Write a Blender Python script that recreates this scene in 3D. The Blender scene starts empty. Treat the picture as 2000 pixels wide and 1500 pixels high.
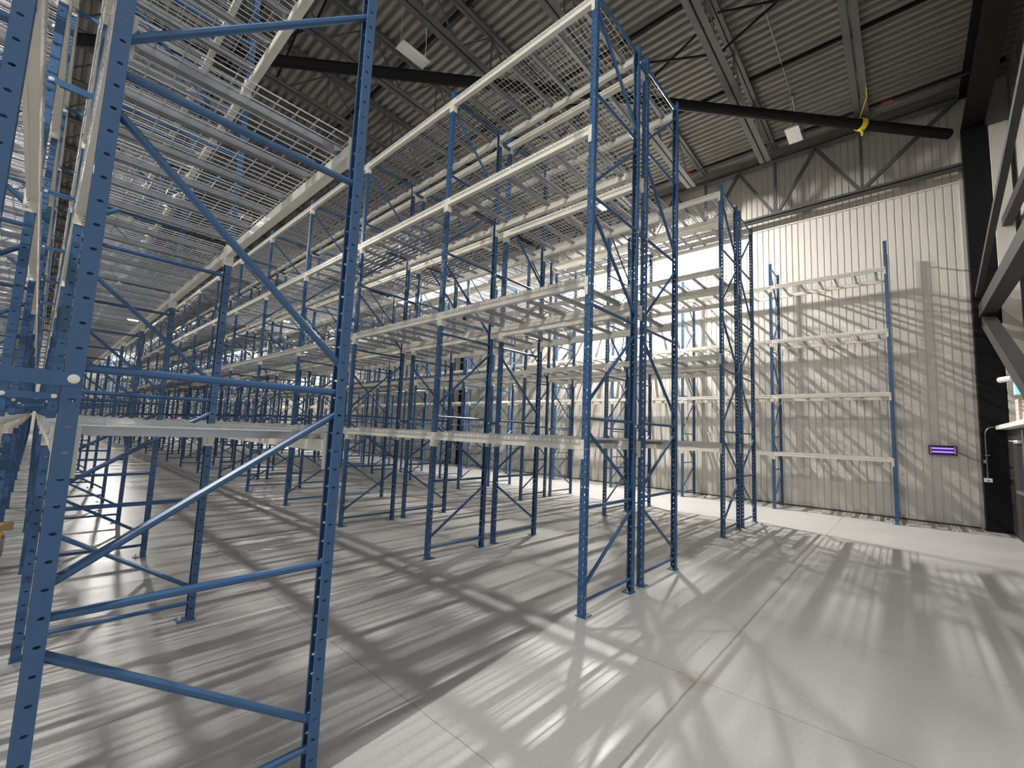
import bpy, math, random
import numpy as np
from mathutils import Matrix, Vector
C = bpy.context.scene.collection
SC = bpy.context.scene
PI = math.pi

# ---------------------------------------------------------------- camera
CAMH = 1.847
cam_d = bpy.data.cameras.new('camera')
cam = bpy.data.objects.new('camera', cam_d); C.objects.link(cam); SC.camera = cam
right = Vector((0.6701299446, -0.7410854411, 0.0414514937))
down = Vector((0.1009406441, 0.0356640058, -0.9942530186))
fwd = Vector((0.7353481106, 0.6704628608, 0.0987051599))
m = Matrix((right, -down, -fwd)).transposed().to_4x4()
m.translation = Vector((0, 0, CAMH))
cam.matrix_world = m
cam_d.sensor_fit = 'HORIZONTAL'; cam_d.sensor_width = 36.0
cam_d.lens = 841.47 * 36 / 2000
cam_d.shift_x = 0.00065; cam_d.shift_y = 0.00525
cam_d.clip_start = 0.05; cam_d.clip_end = 300

# ---------------------------------------------------------------- view, world, light levels
SC.view_settings.view_transform = 'Standard'; SC.view_settings.look = 'None'
SC.view_settings.gamma = 1.0; SC.view_settings.use_curve_mapping = False
SC.view_settings.exposure = 1.15
LAMP_POWER = 11500.0       # emission strength of the lit high bay lamps
WORLD = 0.33
w = bpy.data.worlds.new('world'); SC.world = w; w.use_nodes = True
bg = w.node_tree.nodes['Background']
bg.inputs[0].default_value = (0.95, 0.97, 1.0, 1); bg.inputs[1].default_value = WORLD

# ---------------------------------------------------------------- materials
def mat(name, col, rough=0.5, metal=0.0, var=0.0, scale=6.0, bump=0.0, spec=0.5, stretch=None):
    m = bpy.data.materials.new(name); m.use_nodes = True
    nt = m.node_tree; b = nt.nodes['Principled BSDF']
    b.inputs['Roughness'].default_value = rough; b.inputs['Metallic'].default_value = metal
    b.inputs['Specular IOR Level'].default_value = spec
    tc = nt.nodes.new('ShaderNodeTexCoord'); mp = nt.nodes.new('ShaderNodeMapping')
    nt.links.new(tc.outputs['Object'], mp.inputs[0])
    if stretch: mp.inputs['Scale'].default_value = stretch
    n = nt.nodes.new('ShaderNodeTexNoise'); n.inputs['Scale'].default_value = scale
    n.inputs['Detail'].default_value = 4
    nt.links.new(mp.outputs[0], n.inputs['Vector'])
    r = nt.nodes.new('ShaderNodeMix'); r.data_type = 'RGBA'
    lo = [max(0, c * (1 - var)) for c in col]; hi = [min(1, c * (1 + var)) for c in col]
    r.inputs[6].default_value = (*lo, 1); r.inputs[7].default_value = (*hi, 1)
    nt.links.new(n.outputs['Fac'], r.inputs[0]); nt.links.new(r.outputs[2], b.inputs['Base Color'])
    if bump:
        bp = nt.nodes.new('ShaderNodeBump'); bp.inputs['Strength'].default_value = bump
        bp.inputs['Distance'].default_value = 0.01
        nt.links.new(n.outputs['Fac'], bp.inputs['Height']); nt.links.new(bp.outputs[0], b.inputs['Normal'])
    return m
def emit(name, col, strength):
    m = bpy.data.materials.new(name); m.use_nodes = True
    b = m.node_tree.nodes['Principled BSDF']
    b.inputs['Base Color'].default_value = (*col, 1); b.inputs['Emission Color'].default_value = (*col, 1)
    b.inputs['Emission Strength'].default_value = strength
    return m
M = dict(
    blue=mat('blue_paint', (0.033, 0.092, 0.200), 0.36, 0, 0.10, 12),
    cream=mat('cream_paint', (0.70, 0.665, 0.58), 0.42, 0, 0.05, 5),
    galv=mat('galvanised_steel', (0.33, 0.34, 0.35), 0.34, 0.85, 0.15, 9),
    wire=mat('galvanised_wire', (0.58, 0.58, 0.58), 0.34, 0.75, 0.08, 9),
    zinc=mat('zinc_bolt', (0.72, 0.70, 0.62), 0.35, 0.5, 0.1, 30),
    deck=mat('roof_deck_paint', (0.215, 0.200, 0.178), 0.7, 0, 0.22, 3),
    steel=mat('grey_structural_paint', (0.088, 0.088, 0.086), 0.55, 0, 0.2, 6),
    black=mat('black_structural_paint', (0.006, 0.006, 0.007), 0.7, 0, 0.2, 6, spec=0.2),
    darksteel=mat('dark_brace_paint', (0.040, 0.040, 0.040), 0.6, 0, 0.2, 6),
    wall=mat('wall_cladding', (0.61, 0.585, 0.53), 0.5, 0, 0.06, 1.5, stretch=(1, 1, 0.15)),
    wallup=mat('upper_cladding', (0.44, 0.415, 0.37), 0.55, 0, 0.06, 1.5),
    white=mat('white_enamel', (0.78, 0.77, 0.73), 0.45, 0, 0.03, 10),
    lens=mat('frosted_lens', (0.72, 0.71, 0.68), 0.35, 0, 0.03, 10),
    yellow=mat('yellow_webbing', (0.75, 0.56, 0.03), 0.7, 0, 0.15, 60),
    red=mat('red_paint', (0.35, 0.05, 0.03), 0.5, 0, 0.1, 10),
    wood=mat('raw_timber', (0.50, 0.33, 0.17), 0.75, 0, 0.25, 8, stretch=(1, 8, 8)),
    rubber=mat('black_rubber', (0.012, 0.012, 0.014), 0.6, 0, 0.1, 10),
    orange=mat('orange_paint', (0.60, 0.26, 0.03), 0.5, 0, 0.1, 10),
    carton=mat('pale_carton', (0.66, 0.60, 0.55), 0.7, 0, 0.06, 8),
    pink=mat('red_printed_band', (0.50, 0.14, 0.16), 0.6, 0, 0.1, 8),
    dark=mat('dark_panel', (0.035, 0.034, 0.030), 0.55, 0, 0.2, 4),
    glow=emit('lit_lens', (1.0, 0.965, 0.92), LAMP_POWER),
    glow_dim=emit('lit_lens_dimmed', (1.0, 0.97, 0.93), LAMP_POWER * 0.42),
    uv=emit('violet_tube', (0.17, 0.09, 1.0), 1.6),
    exit=emit('green_exit_panel', (0.10, 0.95, 0.72), 1.3),
)
# floor: polished concrete with saw cut joints, swirls and a rust stain
def floor_mat():
    m = bpy.data.materials.new('polished_concrete'); m.use_nodes = True
    nt = m.node_tree; L = nt.links; b = nt.nodes['Principled BSDF']
    tc = nt.nodes.new('ShaderNodeTexCoord')
    def noise(s, det=5, sc=None):
        n = nt.nodes.new('ShaderNodeTexNoise'); n.inputs['Scale'].default_value = s; n.inputs['Detail'].default_value = det
        if sc:
            mp = nt.nodes.new('ShaderNodeMapping'); mp.inputs['Scale'].default_value = sc
            L.new(tc.outputs['Object'], mp.inputs[0]); L.new(mp.outputs[0], n.inputs['Vector'])
        else: L.new(tc.outputs['Object'], n.inputs['Vector'])
        return n.outputs['Fac']
    def mth(op, a, b_=None, c=None):
        n = nt.nodes.new('ShaderNodeMath'); n.operation = op
        for i, v in enumerate((a, b_, c)):
            if v is None: continue
            if isinstance(v, (int, float)): n.inputs[i].default_value = v
            else: L.new(v, n.inputs[i])
        return n.outputs[0]
    def mix(f, a, c):
        n = nt.nodes.new('ShaderNodeMix'); n.data_type = 'RGBA'; L.new(f, n.inputs[0])
        for i, v in ((6, a), (7, c)):
            if isinstance(v, tuple): n.inputs[i].default_value = (*v, 1)
            else: L.new(v, n.inputs[i])
        return n.outputs[2]
    base = mix(noise(0.7, 6), (0.355, 0.347, 0.335), (0.465, 0.457, 0.443))
    fine = mix(noise(38, 4), (0.86, 0.86, 0.86), (1.12, 1.12, 1.11))
    mul = nt.nodes.new('ShaderNodeMix'); mul.data_type = 'RGBA'; mul.blend_type = 'MULTIPLY'; mul.inputs[0].default_value = 1
    L.new(base, mul.inputs[6]); L.new(fine, mul.inputs[7])
    sx = nt.nodes.new('ShaderNodeSeparateXYZ'); L.new(tc.outputs['Object'], sx.inputs[0])
    X, Y = sx.outputs[0], sx.outputs[1]
    wob = mth('MULTIPLY', mth('SUBTRACT', noise(6, 3), 0.5), 0.02)
    def joint(v, off, pitch, wdt):
        t = mth('ADD', mth('SUBTRACT', v, off), wob)
        f = mth('ABSOLUTE', mth('SUBTRACT', mth('FRACT', mth('ADD', mth('DIVIDE', t, pitch), 0.5)), 0.5))
        return mth('LESS_THAN', mth('MULTIPLY', f, pitch), wdt)
    j = mth('MAXIMUM', joint(X, 3.65, 1.75, 0.0045), joint(Y, 1.25, 5.2, 0.009))
    col = mix(mth('MULTIPLY', j, 0.55), mul.outputs[2], (0.12, 0.10, 0.085))
    # stain at a joint crossing
    dx = mth('SUBTRACT', X, 3.62); dy = mth('SUBTRACT', Y, 1.27)
    d = mth('SQRT', mth('ADD', mth('MULTIPLY', dx, dx), mth('MULTIPLY', dy, dy)))
    st = mth('MULTIPLY', mth('SMOOTH_MIN', mth('MAXIMUM', mth('SUBTRACT', 1.0, mth('DIVIDE', d, 0.20)), 0.0), 1.0, 0.1), mth('MULTIPLY', noise(14, 4), 1.1))
    col = mix(st, col, (0.20, 0.13, 0.06))
    L.new(col, b.inputs['Base Color'])
    L.new(mth('ADD', mth('MULTIPLY', noise(1.6, 5), 0.22), 0.27), b.inputs['Roughness'])
    bp = nt.nodes.new('ShaderNodeBump'); bp.inputs['Strength'].default_value = 0.08; bp.inputs['Distance'].default_value = 0.004
    L.new(noise(26, 4), bp.inputs['Height']); L.new(bp.outputs[0], b.inputs['Normal'])
    return m
M['floor'] = floor_mat()

# ---------------------------------------------------------------- mesh building
class MB:
    def __init__(s): s.v = []; s.f = []; s.mi = []
    def add(s, vs, fs, mi=0):
        o = len(s.v); s.v += [tuple(v) for v in vs]; s.f += [tuple(i + o for i in f) for f in fs]; s.mi += [mi] * len(fs); return s
    def box(s, x0, x1, y0, y1, z0, z1, mi=0):
        v = [(x, y, z) for x in (x0, x1) for y in (y0, y1) for z in (z0, z1)]
        return s.add(v, [(0, 1, 3, 2), (4, 6, 7, 5), (0, 4, 5, 1), (2, 3, 7, 6), (0, 2, 6, 4), (1, 5, 7, 3)], mi)
    def bar(s, a, b, w, h=None, n=4, mi=0, up=(0, 0, 1), rot=0.0):
        """prism from a to b; n=4 -> rectangular w x h, else round of radius w"""
        a = Vector(a); b = Vector(b); d = (b - a).normalized(); u = Vector(up)
        if abs(d.dot(u)) > 0.98: u = Vector((0, 1, 0))
        p = d.cross(u).normalized(); q = p.cross(d).normalized()
        if n == 4 and h is not None:
            pr = [(-w / 2, -h / 2), (w / 2, -h / 2), (w / 2, h / 2), (-w / 2, h / 2)]
        else:
            hh = w if h is None else h
            pr = [(w * math.cos(2 * PI * (i + rot) / n), hh * math.sin(2 * PI * (i + rot) / n)) for i in range(n)]
        k = len(pr)
        vs = [a + p * x + q * y for x, y in pr] + [b + p * x + q * y for x, y in pr]
        fs = [(i, (i + 1) % k, k + (i + 1) % k, k + i) for i in range(k)] + [tuple(range(k))[::-1], tuple(range(k, 2 * k))]
        return s.add(vs, fs, mi)
    def path(s, pts, r, n=8, mi=0):
        """bent tube through points"""
        P = [Vector(p) for p in pts]; rings = []
        ref = Vector((0.31, 0.17, 0.93)).normalized()
        for i, p in enumerate(P):
            d = (P[min(i + 1, len(P) - 1)] - P[max(i - 1, 0)]).normalized()
            a = d.cross(ref).normalized(); c = a.cross(d)
            rings.append([p + a * r * math.cos(2 * PI * k / n) + c * r * math.sin(2 * PI * k / n) for k in range(n)])
        vs = [v for g in rings for v in g]; fs = []
        for i in range(len(P) - 1):
            for k in range(n): fs.append((i * n + k, i * n + (k + 1) % n, (i + 1) * n + (k + 1) % n, (i + 1) * n + k))
        fs += [tuple(range(n))[::-1], tuple(range((len(P) - 1) * n, len(P) * n))]
        return s.add(vs, fs, mi)
    def prism(s, prof, y0, y1, mi=0):
        """profile in x,z extruded along y"""
        k = len(prof); vs = [(x, y0, z) for x, z in prof] + [(x, y1, z) for x, z in prof]
        return s.add(vs, [(i, (i + 1) % k, k + (i + 1) % k, k + i) for i in range(k)] + [tuple(range(k))[::-1], tuple(range(k, 2 * k))], mi)
    def plate(s, o, u, v, W, H, t, us=(), vs=(), a=0.006, b=0.01, n=8):
        """sheet W x H, thickness t, oval holes (half sizes a,b) at every us x vs"""
        o = Vector(o); u = Vector(u); v = Vector(v); nn = u.cross(v).normalized() * t
        ub = sorted({0.0, W} | {round(x - a * 1.15, 6) for x in us} | {round(x + a * 1.15, 6) for x in us})
        vb = sorted({0.0, H} | {round(x - b * 1.15, 6) for x in vs} | {round(x + b * 1.15, 6) for x in vs})
        uset = {round(x - a * 1.15, 6): x for x in us}; vset = {round(x - b * 1.15, 6): x for x in vs}
        P = lambda x, y, k: o + u * x + v * y + nn * k
        for i in range(len(ub) - 1):
            for j in range(len(vb) - 1):
                x0, x1, y0, y1 = ub[i], ub[i + 1], vb[j], vb[j + 1]
                if x0 in uset and y0 in vset:
                    cx, cy = uset[x0], vset[y0]
                    out = [(x1, cy), (x1, y1), (cx, y1), (x0, y1), (x0, cy), (x0, y0), (cx, y0), (x1, y0)]
                    inn = [(cx + a * math.cos(k * PI / 4), cy + b * math.sin(k * PI / 4)) for k in range(8)]
                    V = [P(*p, 0) for p in out] + [P(*p, 0) for p in inn] + [P(*p, 1) for p in out] + [P(*p, 1) for p in inn]
                    F = []
                    for k in range(8):
                        l = (k + 1) % 8
                        F += [(k, 8 + k, 8 + l, l), (16 + k, 16 + l, 24 + l, 24 + k), (8 + k, 24 + k, 24 + l, 8 + l)]
                    s.add(V, F)
                else:
                    s.add([P(x0, y0, 0), P(x1, y0, 0), P(x1, y1, 0), P(x0, y1, 0), P(x0, y0, 1), P(x1, y0, 1), P(x1, y1, 1), P(x0, y1, 1)],
                          [(0, 3, 2, 1), (4, 5, 6, 7)])
        for (a0, a1) in (((0, 0), (W, 0)), ((W, 0), (W, H)), ((W, H), (0, H)), ((0, H), (0, 0))):
            s.add([P(*a0, 0), P(*a1, 0), P(*a1, 1), P(*a0, 1)], [(0, 1, 2, 3)])
        return s
    def mesh(s, name, *mats):
        me = bpy.data.meshes.new(name); me.from_pydata(s.v, [], s.f)
        for m in mats: me.materials.append(M[m])
        if len(mats) > 1: me.polygons.foreach_set('material_index', s.mi)
        me.update(); return me
def obj(name, me, parent=None, loc=(0, 0, 0), rz=0.0):
    o = bpy.data.objects.new(name, me); C.objects.link(o); o.location = loc; o.rotation_euler = (0, 0, rz)
    if parent: o.parent = parent
    return o
def tag(o, label, cat, group=None, kind=None):
    o['label'] = label; o['category'] = cat
    if group: o['group'] = group
    o['kind'] = kind or 'thing'
    return o
def empty(name, loc=(0, 0, 0), rz=0.0):
    o = bpy.data.objects.new(name, None); C.objects.link(o); o.location = loc; o.rotation_euler = (0, 0, rz); o.empty_display_size = 0.1
    return o
def struct(name, me, **k):
    o = obj(name, me, **k); o['kind'] = 'structure'; return o
ORD = ['first', 'second', 'third', 'fourth', 'fifth', 'sixth', 'seventh', 'eighth', 'ninth', 'tenth', 'eleventh', 'twelfth', 'thirteenth',
       'fourteenth', 'fifteenth', 'sixteenth', 'seventeenth', 'eighteenth', 'nineteenth', 'twentieth', 'twenty-first', 'twenty-second', 'twenty-third']

# ---------------------------------------------------------------- hall shell
WX = 15.62                       # inner face of the side wall
ZR = lambda x: 11.33 + 0.02 * (15.4 - x)   # underside of roof deck
YB, YE = -2.25, 64.0
XL = -9.0
struct('floor', MB().box(-16, WX + 0.4, -9, YE + 1, -0.2, 0).mesh('floor', 'floor'))
def ribs_wall(y0, y1, z0, z1, pitch, depth, along='y', at=0.0, sgn=-1, thick=0.05):
    """vertical ribbed cladding; ribs stand out by depth towards sgn"""
    b = MB(); prof = []; y = y0
    while y < y1:
        prof += [(y, 0), (y + pitch * 0.74, 0), (y + pitch * 0.79, -depth), (y + pitch * 0.90, -depth), (y + pitch * 0.97, 0)]
        y += pitch
    prof.append((min(y, y1 + pitch), 0))
    n = len(prof)
    def P(t, d, z): return (at + sgn * d, t, z) if along == 'y' else (t, at + sgn * d, z)
    v = [P(t, d, z0) for t, d in prof] + [P(t, d, z1) for t, d in prof]
    b.add(v, [(i, i + 1, n + i + 1, n + i) for i in range(n - 1)])
    a, c = prof[0][0], prof[-1][0]
    if along == 'y': b.box(min(at, at - sgn * thick), max(at, at - sgn * thick), a, c, z0, z1) if False else b.add([P(a, -thick, z0), P(c, -thick, z0), P(c, -thick, z1), P(a, -thick, z1)], [(0, 1, 2, 3)])
    else: b.add([P(a, -thick, z0), P(c, -thick, z0), P(c, -thick, z1), P(a, -thick, z1)], [(0, 1, 2, 3)])
    return b
# side wall: tall lower sheets and a recessed upper band behind the truss
struct('wall_right', ribs_wall(-1.32, YE, 0.0, 8.85, 0.163, 0.019, at=WX, sgn=-1).mesh('wall_right', 'wall'))
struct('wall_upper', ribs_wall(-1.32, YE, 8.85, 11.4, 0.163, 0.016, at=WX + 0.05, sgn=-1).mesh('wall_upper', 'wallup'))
struct('trim_1', MB().box(WX - 0.03, WX + 0.06, -1.32, YE, 8.83, 8.87).mesh('trim', 'wall'))
# near end wall on the right and the far end wall
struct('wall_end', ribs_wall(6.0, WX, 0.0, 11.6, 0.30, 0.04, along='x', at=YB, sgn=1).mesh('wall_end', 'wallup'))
struct('wall_far', ribs_wall(XL, WX, 0.0, 11.7, 0.30, 0.03, along='x', at=YE, sgn=-1).mesh('wall_far', 'wall'))
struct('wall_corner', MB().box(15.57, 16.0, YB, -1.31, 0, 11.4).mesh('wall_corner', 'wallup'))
# base flashing of the side wall
struct('baseboard_right', MB().box(WX - 0.05, WX - 0.028, -1.32, YE, 0.0, 0.035).mesh('baseboard', 'dark'))
# roof deck: deep ribs running along the rows
def roof():
    b = MB(); x = XL; pr = []
    p = 0.215
    while x < WX + 0.3:
        for dx, dz in ((0, 0), (0.40, 0), (0.53, 0.075), (0.87, 0.075)):
            pr.append((x + dx * p, ZR(x + dx * p) + dz))
        x += p
    n = len(pr)
    v = [(a, YB - 0.3, z) for a, z in pr] + [(a, YE + 0.3, z) for a, z in pr]
    b.add(v, [(i, n + i, n + i + 1, i + 1) for i in range(n - 1)])
    v = [(pr[0][0], YB - 0.3, 12.1), (pr[-1][0], YB - 0.3, 12.1), (pr[-1][0], YE + 0.3, 12.1), (pr[0][0], YE + 0.3, 12.1)]
    b.add(v, [(0, 1, 2, 3)])
    return b
struct('ceiling', roof().mesh('ceiling', 'deck'))

# ---------------------------------------------------------------- roof steel
def joist_parts(root, x0, x1):
    top = MB(); zt = lambda x: ZR(x) - 0.06
    for s in (-0.055, 0.055):
        top.bar((x0, s, zt(x0) ), (x1 - 0.3, s, zt(x1 - 0.3)), 0.085, 0.10)
    obj('top_chord', top.mesh('top_chord', 'steel'), root)
    bot = MB(); zb = lambda x: zt(x) - 1.10; xe = 13.9
    for s in (-0.085, 0.085):
        bot.bar((x0, s, zb(x0)), (xe, s, zb(xe)), 0.12, 0.012)
        bot.bar((x0, s * 0.28, zb(x0) + 0.05), (xe, s * 0.28, zb(xe) + 0.05), 0.012, 0.10)
    obj('bottom_chord', bot.mesh('bottom_chord', 'steel'), root)
    wb = MB(); x = 13.7; k = 0; step = 1.02
    while x > x0 + step:
        a = (x, 0, zb(x) + 0.04); c = (x - step, 0, zt(x - step) - 0.03)
        if k % 2: a = (x, 0, zt(x) - 0.03); c = (x - step, 0, zb(x - step) + 0.04)
        wb.bar(a, c, 0.035, 0.035)
        if k % 2 == 0: wb.bar((x - step, 0, zb(x - step) + 0.04), c, 0.03, 0.03)
        x -= step; k += 1
    obj('web', wb.mesh('web', 'steel'), root)
# joist positions
JY = [0.50, 2.77, 4.93, 7.10, 9.27, 11.43] + [11.43 + 2.17 * k for k in range(1, 24)]
def copy_tree(o, loc, rz=None, parent=None):
    c = o.copy(); C.objects.link(c)
    if parent is None:
        c.location = loc
        if rz is not None: c.rotation_euler = (0, 0, rz)
    else: c.parent = parent
    for ch in list(kids[o]) if o in kids else []:
        copy_tree(ch, None, None, c)
    return c
kids = {}
def reg(o):
    """remember the children of a finished thing (and of its parts)"""
    for c in [x for x in C.objects if x.parent == o]:
        kids.setdefault(o, []).append(c)
    for c in kids.get(o, []): reg(c)
jr = empty('roof_joist', (0, JY[0], 0)); joist_parts(jr, -8.9, 15.5); reg(jr)
for i, y in enumerate(JY):
    o = jr if i == 0 else copy_tree(jr, (0, y, 0))
    tag(o, 'grey steel roof joist, %s one counted from the near end wall' % ORD[i] if i < 23 else 'grey steel roof joist deep in the hall, beyond the twenty-third one', 'roof joist', 'steel joists under the roof deck')
    if i >= 23: o['label'] = 'grey steel roof joist, one of the last six before the far end wall'
# bridging angles across the joists
bme = MB().bar((0, YB + 0.1, 0), (0, YE - 0.1, 0), 0.07, 0.07).mesh('bridging_bar', 'black')
for i, x in enumerate((14.82, 11.78, 8.72, 5.65, 2.6, -0.45, -3.5, -6.6)):
    tag(obj('bridging_bar', bme, loc=(x, 0, ZR(x) - 0.045)), 'dark bridging bar under the roof deck, %s from the corrugated side wall' % ORD[i], 'bridging bar', 'bridging bars under the roof')
# cross bracing rods between the first joists
def cross(i, x, ya, yb):
    r = empty('cross_brace', (x, (ya + yb) / 2, 0)); h = (yb - ya) / 2 - 0.05
    z1 = ZR(x) - 0.15; z0 = ZR(x) - 1.10
    obj('rod', MB().bar((-0.03, -h, z0), (-0.03, h, z1), 0.036, 0.036).mesh('rod', 'black'), r)
    obj('rod', MB().bar((0.03, h, z0), (0.03, -h, z1), 0.036, 0.036).mesh('rod', 'black'), r)
    return r
ci = 0
for x, nm in ((9.3, 'middle'), (3.2, 'left')):
    for j in range(1, 6):
        o = cross(ci, x, JY[j - 1], JY[j]); ci += 1
        tag(o, 'thin crossed bracing rods between %s and %s roof joist, %s line' % (ORD[j - 1], ORD[j], nm), 'cross brace', 'bracing rods between joists')
# wall truss along the side wall
def eave_truss():
    r = empty('eave_truss', (15.33, 0, 0)); zt, zb = 11.02, 9.13
    for z, nm in ((zt, 'top_chord'), (zb, 'bottom_chord')):
        b = MB(); b.bar((0, -1.36, z + 0.06), (0, 62, z + 0.06), 0.20, 0.012); b.bar((0, -1.36, z - 0.06), (0, 62, z - 0.06), 0.20, 0.012)
        b.bar((0, -1.36, z), (0, 62, z), 0.012, 0.11); b.bar((-0.09, -1.36, z + 0.03), (-0.09, 62, z + 0.03), 0.012, 0.05)
        obj(nm, b.mesh(nm, 'steel'), r)
    b = MB()
    y = 0.62; k = 0
    b.bar((0, 0.62, zb + 0.07), (0, -1.30, zt - 0.07), 0.09, 0.09)
    while y < 60:
        b.bar((0, y, zb + 0.07), (0, y, zt - 0.07), 0.075, 0.075)
        b.bar((0, y + 0.05, zb + 0.07), (0, y + 1.08, zt - 0.07), 0.09, 0.09)
        b.bar((0, y + 2.11, zb + 0.07), (0, y + 1.08, zt - 0.07), 0.09, 0.09)
        y += 2.16
    obj('web', b.mesh('web', 'steel'), r)
    tag(r, 'long dark steel truss along the top of the corrugated side wall', 'truss')
eave_truss()
# corner column, girder and wall columns
def w_column(name, cx, cy, ztop, wx, wy, label, group=None):
    b = MB(); b.box(-wx / 2, wx / 2, -wy / 2, -wy / 2 + 0.02, 0, ztop).box(-wx / 2, wx / 2, wy / 2 - 0.02, wy / 2, 0, ztop).box(-0.01, 0.01, -wy / 2 + 0.02, wy / 2 - 0.02, 0, ztop)
    b.box(-wx / 2, -wx / 2 + 0.02, -wy / 2 + 0.02, wy / 2 - 0.02, 0, ztop)
    r = empty(name, (cx, cy, 0)); obj('shaft', b.mesh('shaft', 'black'), r)
    obj('base_plate', MB().box(-wx / 2 - 0.01, wx / 2, -wy / 2 - 0.01, wy / 2 + 0.02, 0, 0.02).mesh('base_plate', 'black'), r)
    tag(r, label, 'column', group); return r
w_column('steel_column', 15.37, -1.60, 10.02, 0.34, 0.44, 'black steel corner column where the corrugated side wall meets the end wall')
for k, y in enumerate((17.72, 36.9, 56.0)):
    w_column('steel_column', 15.50, y, 9.0, 0.17, 0.42, 'black steel column standing against the side wall behind the racks, %s one after the corner' % ORD[k])
g = MB(); g.box(6.0, 15.5, -1.80, -1.38, 10.10, 10.13).box(6.0, 15.5, -1.80, -1.38, 11.05, 11.08).box(6.0, 15.5, -1.60, -1.58, 10.13, 11.05)
g.box(6, 15.5, -1.80, -1.78, 10.13, 10.35)
tag(obj('roof_girder', g.mesh('roof_girder', 'black')), 'black steel girder running over the corner column along the end wall', 'girder')
# long dark tube bracing the roof diagonally
tb = MB().bar((15.20, -1.15, 10.03), (-4.6, 17.2, 10.03), 0.125, 0.125, n=12)
tag(obj('brace_tube', tb.mesh('brace_tube', 'black')), 'long black tube crossing diagonally under the roof joists from the corner column', 'brace tube')
# yellow strap around the tube
def strap():
    b = MB(); c = Vector((13.39, 0.52, 10.03)); d = Vector((19.8, -18.35, 0)).normalized()
    p = Vector((0, 0, 1)); q = d.cross(p)
    n = 14; R0, R1, hw = 0.135, 0.150, 0.07; vs = []
    for k in range(n):
        a = 2 * PI * k / n; e = q * math.cos(a) + p * math.sin(a)
        vs += [c + e * R0 - d * hw, c + e * R1 - d * hw, c + e * R1 + d * hw, c + e * R0 + d * hw]
    fs = []
    for k in range(n):
        l = (k + 1) % n
        for j in range(4): fs.append((4 * k + j, 4 * l + j, 4 * l + (j + 1) % 4, 4 * k + (j + 1) % 4))
    b.add(vs, fs)
    b.path([(13.38, 0.55, 10.17), (12.6, 0.36, 10.20), (11.6, 0.36, 10.30), (10.5, 0.37, 10.4), (9.0, 0.37, 10.5)], 0.012, 5)
    b.path([(13.40, 0.52, 9.90), (13.41, 0.50, 9.80), (13.41, 0.51, 9.74)], 0.03, 6)
    tag(obj('lifting_strap', b.mesh('lifting_strap', 'yellow')), 'yellow webbing strap wrapped around the black diagonal roof tube', 'strap')
strap()
# braces and girts beside the end wall
def brace(a, b_, w_, h_, lab, name='wall_brace', mt='darksteel', cat='brace'):
    tag(obj(name, MB().bar(a, b_, w_, h_).mesh(name, mt)), lab, cat)
brace((15.16, -1.60, 5.24), (7.0, -1.60, 5.24), 0.26, 0.30, 'dark square strut running level from the black corner column past the end wall')
brace((15.0, -1.60, 4.95), (5.4, -1.60, 0.12), 0.22, 0.26, 'dark square brace sloping down from the corner column beside the end wall')
brace((15.12, -1.47, 5.62), (7.0, -1.40, 7.45), 0.10, 0.13, 'dark slim brace sloping up from the corner column beside the end wall')
brace((15.3, -2.02, 7.35), (6.1, -2.02, 7.35), 0.16, 0.22, 'dark girt along the end wall, the higher of two', 'wall_girt', 'darksteel', 'girt')
brace((15.3, -2.02, 3.75), (6.1, -2.02, 3.75), 0.16, 0.22, 'dark girt along the end wall, the lower of two', 'wall_girt', 'darksteel', 'girt')

# ---------------------------------------------------------------- high bay lamps
LX = (-3.25, 4.85, 12.95); LZ = 10.12
def lamp_mesh():
    h = MB(); L_, W_, H_ = 0.36, 0.16, 0.07
    # reflector body: shallow tray with chamfered sides
    lo = [(-L_, -W_, 0), (L_, -W_, 0), (L_, W_, 0), (-L_, W_, 0)]; hi = [(-L_ + 0.03, -W_ + 0.05, H_), (L_ - 0.03, -W_ + 0.05, H_), (L_ - 0.03, W_ - 0.05, H_), (-L_ + 0.03, W_ - 0.05, H_)]
    inn = [(-L_ + 0.012, -W_ + 0.012, 0), (L_ - 0.012, -W_ + 0.012, 0), (L_ - 0.012, W_ - 0.012, 0), (-L_ + 0.012, W_ - 0.012, 0)]
    h.add(lo + hi + inn, [(0, 1, 5, 4), (1, 2, 6, 5), (2, 3, 7, 6), (3, 0, 4, 7), (4, 5, 6, 7), (0, 8, 9, 1), (1, 9, 10, 2), (2, 10, 11, 3), (3, 11, 8, 0)])
    h.box(-0.16, 0.16, -0.05, 0.05, H_, H_ + 0.05)
    l = MB(); l.box(-L_ + 0.013, L_ - 0.013, -0.145, -0.052, 0.004, 0.012).box(-L_ + 0.013, L_ - 0.013, -0.048, 0.048, 0.002, 0.010).box(-L_ + 0.013, L_ - 0.013, 0.052, 0.145, 0.004, 0.012)
    return h, l
hm, lm = lamp_mesh()
hme = hm.mesh('housing', 'white'); lme = lm.mesh('lens', 'lens'); lit_me = MB().box(-0.347, 0.347, -0.145, -0.052, 0.004, 0.012).box(-0.347, 0.347, -0.022, 0.022, 0.000, 0.010, 1).box(-0.347, 0.347, 0.052, 0.145, 0.004, 0.012).mesh('lens_lit', 'lens', 'glow')
dim_me = lit_me.copy(); dim_me.materials[1] = M['glow_dim']
LIT = {(2, 1), (2, 6), (1, 8), (0, 3), (0, 0)}  # fourth lamp of the left row: unseen, lit as added fill for the far hall
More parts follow.
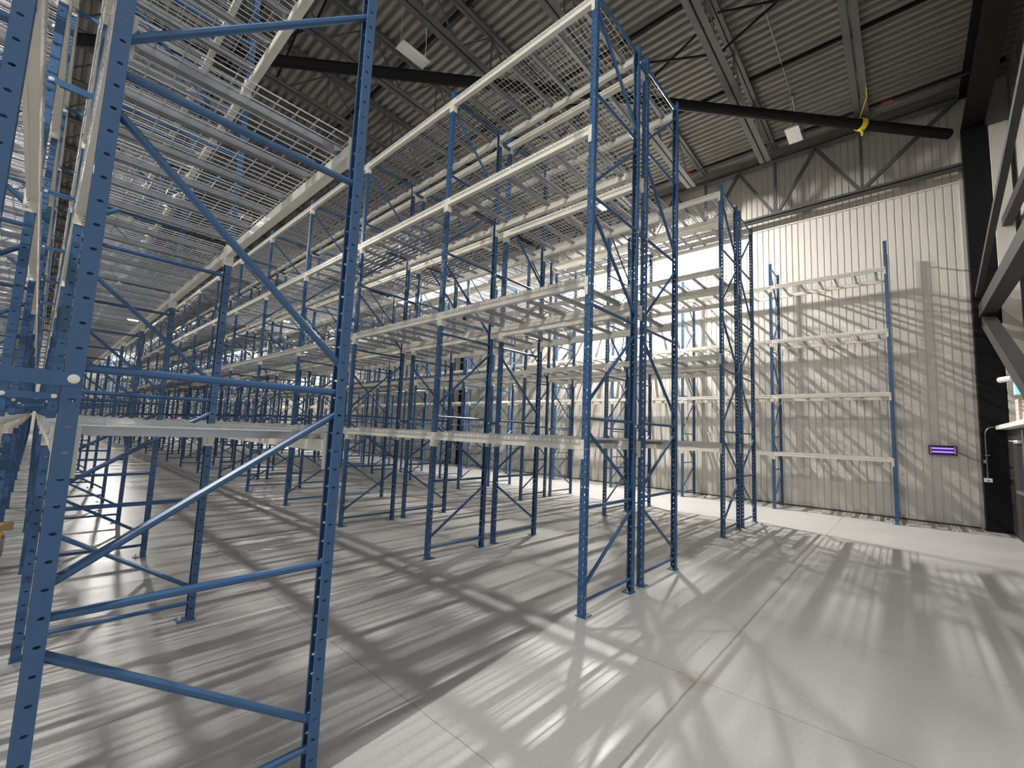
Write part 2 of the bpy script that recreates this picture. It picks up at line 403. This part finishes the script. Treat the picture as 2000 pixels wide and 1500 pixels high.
for ix, x in enumerate(LX):
    for k in range(10):
        y = 1.9 + 5.9 * k
        if ix == 1 and k == 0: continue
        r = empty('high_bay_lamp', (x, y, LZ)); on = (ix, k) in LIT
        obj('housing', hme, r); obj('lens', (dim_me if ix == 0 else lit_me) if on else lme, r)
        zt = ZR(x) - LZ
        obj('hanging_wire', MB().path([(-0.33, 0, 0.07), (-0.33, 0, 0.3), (-0.34, 0, zt - 0.02)], 0.006, 5).mesh('hanging_wire', 'zinc'), r)
        obj('power_cord', MB().path([(0.30, 0, 0.10), (0.32, 0, 0.45), (0.30, 0.02, zt - 0.35), (0.24, 0.03, zt - 0.15), (0.12, 0.04, zt - 0.08), (0.08, 0.04, zt - 0.07)], 0.009, 6).mesh('power_cord', 'white'), r)
        rown = ('left', 'middle', 'right')[ix]
        tag(r, '%s white high bay lamp, %s lamp of the %s row under the roof' % ('lit' if on else 'unlit', ORD[k if ix != 1 else k - 1], rown), 'lamp', 'high bay lamps under the roof')
for i, k in enumerate(range(0, 10)):
    y = 1.9 + 5.9 * k + 0.04
    b = MB(); b.bar((XL + 0.5, 0, ZR(XL + 0.5) - 0.05), (15.3, 0, ZR(15.3) - 0.05), 0.013, 0.013, n=6)
    for x in LX: b.box(x + 0.05, x + 0.17, -0.05, 0.05, ZR(x) - 0.09, ZR(x) - 0.01)
    tag(obj('roof_conduit', b.mesh('roof_conduit', 'galv'), loc=(0, y, 0)), 'thin grey conduit feeding lamps across the roof, %s from the near end wall' % ORD[i], 'conduit', 'lamp conduits')
# sprinkler main with red couplings
b = MB(); b.bar((14.3, YB + 0.3, 10.95), (14.3, 60, 10.95), 0.03, 0.03, n=8)
sp = obj('sprinkler_pipe', b.mesh('sprinkler_pipe', 'dark'), loc=(0, 0, 0)); tag(sp, 'dark sprinkler pipe with red couplings under the roof near the side wall', 'pipe')
for y in (-0.1, 5.1, 10.3, 15.5): obj('coupling', MB().bar((14.3, y, 10.95), (14.3, y + 0.22, 10.95), 0.05, 0.05, n=10).mesh('coupling', 'red'), sp)

# ---------------------------------------------------------------- pallet racking
D_ = 1.067; G_ = 0.2677; BAY = 2.5922; NF = 23
PH = 7.17; PW = 0.076; PD = 0.054
def post_mesh():
    b = MB(); t = 0.0022; x0 = -PD / 2
    vs = [0.052 + 0.0785 * k for k in range(90)]
    b.plate((x0, -PW / 2, 0), (0, 1, 0), (0, 0, 1), PW, PH, t, (PW / 2 - 0.019, PW / 2 + 0.019), vs, 0.0062, 0.0135)
    vf = [0.10 * k for k in range(1, 71)]
    b.plate((x0, PW / 2, 0), (1, 0, 0), (0, 0, 1), PD, PH, t, (0.030,), vf, 0.0110, 0.0065)
    b.plate((x0 + PD, -PW / 2, 0), (-1, 0, 0), (0, 0, 1), PD, PH, t, (PD - 0.030,), vf, 0.0110, 0.0065)
    b.box(x0 + PD - t, x0 + PD, -PW / 2 + t, -PW / 2 + 0.014, 0, PH); b.box(x0 + PD - t, x0 + PD, PW / 2 - 0.014, PW / 2 - t, 0, PH)
    # rolled crease down the middle of the slotted face
    b.bar((x0 - 0.0005, 0, 0), (x0 - 0.0005, 0, PH), 0.004, 0.003)
    return b
def plate_mesh():
    b = MB(); b.box(-0.034, 0.105, -0.060, 0.060, 0, 0.008)
    return b
def bolt_mesh():
    b = MB()
    for y in (0.0,):
        b.bar((0.075, y, 0.008), (0.075, y, 0.020), 0.013, n=6); b.bar((0.075, y, 0.020), (0.075, y, 0.045), 0.006, n=6)
    return b
HZ = [0.148, 1.089, 2.03, 3.286, 4.54, 5.80, 7.05]
DG = [(0.271, 0.972), (1.919, 1.198), (2.175, 3.135), (4.40, 3.42), (4.66, 5.66), (6.92, 5.92)]   # z at aisle post, z at inner post
def brace_mb(za, zb):
    b = MB(); xa, xb = -0.008, D_ + 0.008
    b.bar((xa, 0, za), (xb, 0, zb), 0.0205, 0.0185, n=8, rot=0.5)
    return b
ME = dict(post=post_mesh().mesh('post', 'blue'), plate=plate_mesh().mesh('base_plate', 'blue'), bolt=bolt_mesh().mesh('anchor_bolt', 'zinc'))
bm_h = [brace_mb(z, z).mesh('horizontal_brace', 'blue') for z in HZ]
bm_d = [brace_mb(a, c).mesh('diagonal_brace', 'blue') for a, c in DG]
def make_frame():
    r = empty('rack_upright')
    for x, rz in ((0, 0), (D_, PI)):
        obj('post', ME['post'], r, (x, 0, 0), rz)
        p = obj('base_plate', ME['plate'], r, (x, 0, 0), rz); obj('anchor_bolt', ME['bolt'], p)
    for me in bm_h: obj('horizontal_brace', me, r)
    for me in bm_d: obj('diagonal_brace', me, r)
    return r
frame0 = make_frame(); reg(frame0)
# one mesh version for the far frames
def join_mesh(name, parts, mats):
    """parts: list of (mesh, Matrix, material index) joined to one mesh"""
    vs, ls, lt, mi = [], [], [], []; off = 0
    cache = {}
    for me, mx, k in parts:
        if me.name not in cache:
            n = len(me.vertices); co = np.empty(n * 3, np.float32); me.vertices.foreach_get('co', co)
            li = np.empty(len(me.loops), np.int32); me.loops.foreach_get('vertex_index', li)
            tt = np.empty(len(me.polygons), np.int32); me.polygons.foreach_get('loop_total', tt)
            cache[me.name] = (co.reshape(-1, 3), li, tt)
        co, li, tt = cache[me.name]; A = np.array(mx, np.float32)
        vs.append(co @ A[:3, :3].T + A[:3, 3]); ls.append(li + off); lt.append(tt); mi.append(np.full(len(tt), k, np.int32)); off += len(co)
    V = np.concatenate(vs); Li = np.concatenate(ls); T = np.concatenate(lt); K = np.concatenate(mi)
    me = bpy.data.meshes.new(name); me.vertices.add(len(V)); me.vertices.foreach_set('co', V.ravel())
    me.loops.add(len(Li)); me.loops.foreach_set('vertex_index', Li)
    me.polygons.add(len(T)); st = np.concatenate([[0], np.cumsum(T)[:-1]]).astype(np.int32)
    me.polygons.foreach_set('loop_start', st)
    for m_ in mats: me.materials.append(M[m_])
    me.polygons.foreach_set('material_index', K)
    me.update(calc_edges=True); return me
I4 = Matrix.Identity(4)
T_ = lambda x, y, z, rz=0.0: Matrix.Translation((x, y, z)) @ Matrix.Rotation(rz, 4, 'Z')
def far_post_mesh():
    b = MB(); t = 0.0022; x0 = -PD / 2
    vs = [0.052 + 0.0785 * k for k in range(90)]
    # slotted web kept, plain flanges
    n = 90
    b.plate((x0, -PW / 2, 0), (0, 1, 0), (0, 0, 1), PW, PH, t, (PW / 2,), [0.10 + 0.157 * k for k in range(45)], 0.02, 0.016)
    b.box(x0, x0 + PD, -PW / 2, -PW / 2 + t, 0, PH).box(x0, x0 + PD, PW / 2 - t, PW / 2, 0, PH)
    return b
fpm = far_post_mesh().mesh('far_post', 'blue')
far_frame_me = join_mesh('rack_upright', [(fpm, T_(0, 0, 0), 0), (fpm, T_(D_, 0, 0, PI), 0), (ME['plate'], T_(0, 0, 0), 0), (ME['plate'], T_(D_, 0, 0, PI), 0)] + [(x, I4, 0) for x in bm_h + bm_d], ['blue'])

# beam: stepped tube with two bracketed end connectors, origin mid bay at the aisle post centre line, top at z=0
BH = 0.108; HL = BAY / 2 - PW / 2 - 0.001
def beam_body():
    prof = [(-0.0315, -BH), (0.032, -BH), (0.032, -0.040), (0.008, -0.040), (0.008, 0.0), (-0.0315, 0.0), (-0.0315, -0.035), (-0.0290, -0.040), (-0.0290, -0.066), (-0.0315, -0.071)]
    b = MB(); b.prism(prof, -HL + 0.005, HL - 0.005)
    b.bar((0.012, -HL + 0.005, -BH - 0.0012), (0.012, HL - 0.005, -BH - 0.0012), 0.003, 0.003)
    return b
def connector(s):
    b = MB(); t = 0.004; CH = 0.205
    y = s * HL
    # leg against the side of the post, with four bolt holes
    b.plate((-0.0275, y - s * 0.0, -CH), (1, 0, 0), (0, 0, 1), 0.0715, CH, t if s < 0 else -t, (0.050,), (0.030, 0.057, 0.083, 0.109), 0.0055, 0.0055) if s < 0 else \
        b.plate((-0.0275, y - t, -CH), (1, 0, 0), (0, 0, 1), 0.0715, CH, -t, (0.050,), (0.030, 0.057, 0.083, 0.109), 0.0055, 0.0055)
    # leg lapping over the slotted face
    y0, y1 = sorted((y - s * 0.006, y + s * 0.0365))
    b.plate((-0.0318, y0, -CH), (0, 1, 0), (0, 0, 1), y1 - y0, CH, 0.0038, ((y1 - y0) / 2,), (0.03, 0.1, 0.17), 0.004, 0.008)
    return b
beam_me = beam_body().mesh('beam_tube', 'cream'); con_me = [connector(-1).mesh('end_connector', 'cream'), connector(1).mesh('end_connector', 'cream')]
def make_beam():
    r = empty('rack_beam'); obj('beam_tube', beam_me, r)
    for me in con_me: obj('end_connector', me, r)
    return r
beam0 = make_beam(); reg(beam0)
far_beam_me = join_mesh('rack_beam', [(beam_me, I4, 0), (MB().box(-0.0318, 0.04, -HL - 0.0365, -HL + 0.004, -0.205, 0).mesh('x', 'cream'), I4, 0), (MB().box(-0.0318, 0.04, HL - 0.004, HL + 0.0365, -0.205, 0).mesh('x', 'cream'), I4, 0)], ['cream'])

# wire deck, origin at aisle post centre line, mid deck in y
DW = 1.19
def deck_mesh(fine=True):
    b = MB(); r = 0.0029; x0, x1 = -0.0370, D_ + 0.0370; z = 0.0035
    nx = 20 if fine else 20
    for k in range(nx):
        y = -DW / 2 + DW * k / (nx - 1)
        b.bar((x0, y, z), (x1, y, z), 2 * r, 2 * r)
        for x in (x0, x1): b.bar((x, y, z), (x, y, -0.046), 2 * r, 2 * r, up=(1, 0, 0))
    for k in range(11):
        x = 0.018 + (D_ - 0.036) * k / 10
        b.bar((x, -DW / 2, z + 0.0055), (x, DW / 2, z + 0.0055), 2 * r, 2 * r)
    for x in (x0 - 0.005, x1 + 0.005): b.bar((x, -DW / 2, -0.043), (x, DW / 2, -0.043), 2 * r, 2 * r)
    return b
def channel_mesh():
    b = MB(); w_, t, xa, xb = 0.046, 0.002, 0.070, D_ - 0.070
    # inverted flat U with flared, pressed ends resting on the beam steps
    zt, zb = -0.001, -0.042
    for y0, y1 in ((-w_ / 2, -w_ / 2 + t), (w_ / 2 - t, w_ / 2)): b.box(xa, xb, y0, y1, zb, zt)
    b.box(xa, xb, -w_ / 2 + t, w_ / 2 - t, zb, zb + t)
    for xe, xi in ((0.012, xa), (D_ - 0.012, xb)):
        we = 0.075
        b.add([(xi, -w_ / 2, zb), (xi, w_ / 2, zb), (xe, we / 2, -0.024), (xe, -we / 2, -0.024), (xi, -w_ / 2, zt), (xi, w_ / 2, zt), (xe, we / 2, -0.020), (xe, -we / 2, -0.020)],
              [(0, 1, 2, 3), (4, 7, 6, 5), (0, 3, 7, 4), (1, 5, 6, 2), (3, 2, 6, 7)])
    return b
deck_me = deck_mesh().mesh('wire_mesh', 'wire'); chan_me = channel_mesh().mesh('support_channel', 'galv')
def make_deck():
    r = empty('wire_deck'); obj('wire_mesh', deck_me, r)
    for y in (-0.44, 0, 0.44): obj('support_channel', chan_me, r, (0, y, 0))
    return r
deck0 = make_deck(); reg(deck0)
far_deck_me = join_mesh('wire_deck', [(deck_me, I4, 0)] + [(chan_me, T_(0, y, 0), 1) for y in (-0.44, 0, 0.44)], ['wire', 'galv'])

XA, XB, XC, XD = 0.0865, 3.9529, 9.1403, 14.3057
LV = [1.800, 3.592, 5.382, 7.034]; LVD = [1.598, 3.235, 4.855, 6.497]
# (aisle post x, rotated?, first frame y, levels, line name, row name, first beam number in the row)
LINES = [
    (XA - G_ - D_, 0, 2.389, LV, 'left line', 'nearest double row', 0),
    (XA + D_, 1, 2.389, LV, 'right line', 'nearest double row', 2),
    (XB, 0, 2.504, LV, 'left line', 'middle double row', 0),
    (XB + 2 * D_ + G_, 1, 2.504, LV, 'right line', 'middle double row', 2),
    (XC, 0, 2.648, LV, 'left line', 'far double row', 0),
    (XC + 2 * D_ + G_, 1, 2.648, LV, 'right line', 'far double row', 2),
    (XD, 0, 0.184, LVD, None, 'single row by the wall', 0),
]
beams, decks, frames = [], [], []
LEVN = ['lowest', 'second', 'third', 'top']
for xa, rot, y0, lv, ln, rn, b0 in LINES:
    s = -1 if rot else 1; xi = xa + s * D_
    for n in range(NF):
        y = y0 + n * BAY
        where = ('%s of the %s' % (ln, rn)) if ln else rn
        frames.append((math.hypot(xa + s * D_ / 2, y), xa, y, rot * PI, 'blue upright rack frame, %s from the near end, %s' % (ORD[n], where)))
        if n == NF - 1: continue
        ym = y + BAY / 2
        for li, z in enumerate(lv):
            dist = math.sqrt((xa + s * D_ / 2) ** 2 + ym ** 2 + (z - CAMH) ** 2)
            for face, (bx, brz) in enumerate(((xa, rot * PI), (xi, (1 - rot) * PI))):
                left_first = (face == 0) != bool(rot)
                num = b0 + (0 if left_first else 1)
                if ln: lab = 'cream beam, %s level, %s bay, %s of four beam lines, %s' % (LEVN[li], ORD[n], ORD[num], rn)
                else: lab = 'cream beam, %s level, %s bay, %s side, %s' % (LEVN[li], ORD[n], 'aisle' if face == 0 else 'wall', rn)
                beams.append((dist, bx, ym, z, brz, lab))
            for h in (0, 1):
                yd = y + 0.038 + 0.012 + DW / 2 + h * (DW + 0.045) + 0.0
                lab = 'wire deck, %s half of %s bay, %s level, %s' % (('near', 'far')[h], ORD[n], LEVN[li], where)
                decks.append((dist + h * 0.3, xa, yd, z, rot * PI, lab))
def place(items, proto, name, cat, group, far_mesh, far_label, nfull, nkeep, mats):
    items.sort(key=lambda t: t[0]); first = True
    for i, it in enumerate(items[:nkeep]):
        *_, lab = it; x, y, z, rz = it[1:5]
        if i < nfull: o = proto if first else copy_tree(proto, (x, y, z), rz)
        else: o = obj(name, far_mesh, None, (x, y, z), rz)
        o.location = (x, y, z); o.rotation_euler = (0, 0, rz); first = False
        tag(o, lab, cat, group)
    rest = items[nkeep:]
    if rest:
        me = join_mesh(name + '_rest', [(far_mesh, T_(*it[1:5]), 0) for it in rest], mats)
        tag(obj(name, me), far_label, cat, None, 'stuff')
items = [(d, x, y, 0.0, rz, lab) for d, x, y, rz, lab in frames]
place(items, frame0, 'rack_upright', 'rack frame', 'blue frames of the pallet racks', far_frame_me, '', 84, 999, ['blue'])
place(beams, beam0, 'rack_beam', 'rack beam', 'cream beams of the pallet racks', far_beam_me, 'distant cream beams deep along all the pallet rack rows', 300, 300, ['cream'])
# far decks keep two materials: join wires and channels separately in one object
decks.sort(key=lambda t: t[0])
for i, it in enumerate(decks[:300]):
    o = deck0 if i == 0 else copy_tree(deck0, it[1:4], it[4])
    o.location = it[1:4]; o.rotation_euler = (0, 0, it[4]); tag(o, it[5], 'wire deck', 'wire decks of the pallet racks')
rest = decks[300:]; parts = []
for it in rest:
    mx = T_(*it[1:5]); parts.append((deck_me, mx, 0)); parts += [(chan_me, mx @ T_(0, y, 0), 1) for y in (-0.44, 0, 0.44)]
tag(obj('wire_deck', join_mesh('wire_deck_rest', parts, ['wire', 'galv'])), 'distant wire mesh decks deep along all the pallet rack rows', 'wire deck', None, 'stuff')

# row spacers between the two lines of each double row
def make_spacer():
    b = MB(); x0, x1 = -0.022, G_ + 0.022; yf = -PW / 2 - 0.0045
    b.box(x0, x1, yf, yf + 0.004, -0.026, 0.026); b.box(x0 + 0.07, x1 - 0.07, yf + 0.004, yf + 0.028, 0.022, 0.026); b.box(x0 + 0.07, x1 - 0.07, yf + 0.004, yf + 0.028, -0.026, -0.022)
    r = empty('row_spacer'); obj('bar', b.mesh('bar', 'blue'), r)
    me = MB().bar((0, yf - 0.0035, 0), (0, yf, 0), 0.0175, n=16).bar((0, yf - 0.010, 0), (0, yf - 0.003, 0), 0.010, n=12).mesh('bolt', 'zinc')
    obj('bolt', me, r, (0.0, 0, 0)); obj('bolt', me, r, (G_, 0, 0))
    return r
sp0 = make_spacer(); reg(sp0); first = True
for x, y0, rn in ((XA - G_, 2.389, 'nearest'), (XB + D_, 2.504, 'middle'), (XC + D_, 2.648, 'far')):
    for n in range(NF):
        for z, ln in ((1.98, 'lowest'), (4.50, 'middle'), (6.90, 'highest')):
            o = sp0 if first else copy_tree(sp0, (x, y0 + n * BAY, z), 0.0)
            o.location = (x, y0 + n * BAY, z); first = False
            tag(o, 'blue spacer bar, %s of three, joining the %s pair of frames, %s double row' % (ln, ORD[n], rn), 'spacer bar', 'spacer bars between back to back frames')

# ---------------------------------------------------------------- things on the walls
def bug_zapper():
    r = empty('insect_killer', (15.50, -0.728, 1.845)); a = 0.255; h = 0.118
    f = MB(); f.box(0.0, 0.08, -a, a, -h, -h + 0.022).box(0, 0.08, -a, a, h - 0.022, h).box(0, 0.08, -a, -a + 0.022, -h, h).box(0, 0.08, a - 0.022, a, -h, h)
    obj('frame', f.mesh('frame', 'rubber'), r)
    obj('back_panel', MB().box(0.06, 0.07, -a + 0.02, a - 0.02, -h + 0.02, h - 0.02).mesh('back_panel', 'dark'), r)
    for z in (0.045, -0.045):
        obj('violet_tube', MB().bar((0.03, -a + 0.06, z), (0.03, a - 0.06, z), 0.019, n=10).mesh('violet_tube', 'uv'), r)
    g = MB()
    for k in range(12):
        y = -a + 0.04 + k * (2 * a - 0.08) / 11; g.bar((0.004, y, -h + 0.01), (0.004, y, h - 0.01), 0.0025, 0.0025)
    obj('grille', g.mesh('grille', 'rubber'), r)
    for y in (-a + 0.035, a - 0.035): obj('end_panel', MB().box(0.012, 0.02, y - 0.016, y + 0.016, -h + 0.02, h - 0.02).mesh('end_panel', 'carton'), r)
    tag(r, 'glowing violet electric insect killer in a black frame on the corrugated wall', 'insect killer')
    tag(obj('power_cable', MB().path([(15.57, -0.985, 1.83), (15.575, -1.06, 1.78), (15.57, -1.22, 1.67), (15.45, -1.372, 1.60)], 0.006, 6).mesh('power_cable', 'rubber')), 'thin black cable from the violet insect killer to the conduit', 'cable')
bug_zapper()
c = MB().path([(15.17, -1.44, 1.24), (15.17, -1.44, 1.7), (15.17, -1.44, 2.26), (15.17, -1.455, 2.34), (15.17, -1.49, 2.40), (15.17, -1.54, 2.43), (15.17, -1.60, 2.435), (15.17, -1.79, 2.45)], 0.013, 8)
cd = obj('wall_conduit', c.mesh('wall_conduit', 'galv')); tag(cd, 'bent grey conduit running down the black corner column to a white socket', 'conduit')
obj('clip', MB().box(15.15, 15.19, -1.50, -1.41, 1.76, 1.78).mesh('clip', 'galv'), cd)
obj('junction_box', MB().box(15.13, 15.19, -1.43, -1.385, 1.58, 1.66).mesh('junction_box', 'galv'), cd)
s_ = empty('socket_box', (15.16, -1.44, 1.19)); b = MB(); b.box(-0.05, 0.03, -0.065, 0.065, -0.045, 0.045); obj('box', b.mesh('box', 'white'), s_)
obj('outlet', MB().bar((-0.052, 0.0, -0.012), (-0.050, 0.0, -0.012), 0.016, n=10).mesh('outlet', 'rubber'), s_)
tag(s_, 'white electric socket box on the black corner column', 'socket')
# low dark vestibule with a door and a pale roof slab beside the end wall
v = MB(); v.box(10.6, 15.10, YB + 0.05, -1.78, 0.0, 2.36); vo = empty('vestibule', (0, 0, 0))
obj('body', v.mesh('body', 'dark'), vo)
obj('roof_slab', MB().box(10.5, 15.02, YB + 0.05, -1.60, 2.37, 2.46).mesh('roof_slab', 'white'), vo)
dm = MB(); dm.box(12.9, 13.95, -1.78, -1.765, 0.02, 2.15)
dd = obj('door', dm.mesh('door', 'rubber'), vo)
obj('push_bar', MB().box(12.98, 13.85, -1.765, -1.70, 1.02, 1.08).mesh('push_bar', 'galv'), dd)
obj('door_closer', MB().box(13.35, 13.8, -1.765, -1.70, 2.05, 2.11).bar((13.4, -1.70, 2.08), (13.9, -1.66, 2.10), 0.02, 0.012).mesh('door_closer', 'white'), dd)
obj('drop_pipe', MB().bar((13.15, -1.755, 0.05), (13.15, -1.755, 2.3), 0.022, n=8).mesh('drop_pipe', 'galv'), vo)
tag(vo, 'low dark vestibule with pale flat roof and a door by the end wall', 'vestibule')
tag(obj('wall_pilaster', MB().box(15.12, 15.35, -2.15, -1.84, 0.0, 9.9).mesh('wall_pilaster', 'wall')), 'pale cladding strip standing between the black corner column and the vestibule', 'cladding strip')
e_ = empty('exit_sign', (12.6, -1.66, 3.1)); obj('housing', MB().box(-0.03, 0.16, -0.5, 0.035, -0.13, 0.16).mesh('housing', 'white'), e_)
obj('green_panel', MB().box(-0.036, -0.031, -0.48, 0.03, -0.12, 0.12).mesh('green_panel', 'exit'), e_)
hd = MB(); hd.bar((0.1, 0.04, 0.20), (0.30, 0.19, 0.19), 0.055, n=10).bar((-0.02, -0.1, 0.16), (0.12, 0.05, 0.20), 0.03, n=8)
obj('lamp_head', hd.mesh('lamp_head', 'white'), e_)
obj('bracket', MB().bar((0.08, -0.2, -0.13), (0.08, -0.2, -0.42), 0.03, 0.03).mesh('bracket', 'white'), e_)
tag(e_, 'glowing green exit sign with emergency lamp head above the vestibule roof', 'exit sign')
st = [(12.95, 0.30), (12.30, 0.28)]
for j, (x, wd) in enumerate(st):
    for k in range(6 if j == 0 else 5):
        z = 2.463 + k * 0.072
        o = obj('carton', MB().box(x - wd, x + 0.02, -2.10, -1.66, z, z + 0.068).mesh('carton', 'carton'))
        if j == 1 and k >= 2: obj('printed_band', MB().box(x - wd + 0.02, x, -1.66, -1.657, z + 0.012, z + 0.056).mesh('printed_band', 'pink'), o)
        tag(o, 'pale flat carton on the vestibule roof, %s from the bottom of the %s stack' % (ORD[k], ('left', 'right')[j]), 'carton', 'cartons stacked on the vestibule roof')

# pallet truck with timber in the left rack bay, only its tip shows at the picture edge
t_ = empty('pallet_truck', (-0.95, 7.95, 0))
b = MB(); b.box(-0.1, 0.86, -0.16, 0.16, 0.19, 0.37); b.box(-0.1, 0.84, -0.20, 0.20, 0.25, 0.33)
obj('body', b.mesh('body', 'galv'), t_)
for x, y in ((0.72, -0.18), (0.72, 0.18), (0.0, 0.0)): obj('wheel', MB().bar((x, y - 0.035, 0.13), (x, y + 0.035, 0.13), 0.13, n=18).mesh('wheel', 'rubber'), t_)
obj('lifting_pad', MB().box(0.2, 0.83, -0.12, 0.12, 0.37, 0.45).mesh('lifting_pad', 'orange'), t_)
obj('handle', MB().path([(0.0, 0, 0.3), (-0.1, 0, 0.9), (-0.14, 0, 1.15)], 0.018, 8).mesh('handle', 'rubber'), t_)
tag(t_, 'grey pallet truck with orange pad and black wheels at the lower left edge', 'pallet truck')
tag(obj('timber_plank', MB().box(-1.10, -0.035, 7.84, 7.98, 0.452, 0.535).mesh('timber_plank', 'wood'), ), 'raw timber plank lying on the orange pad of the pallet truck', 'plank')
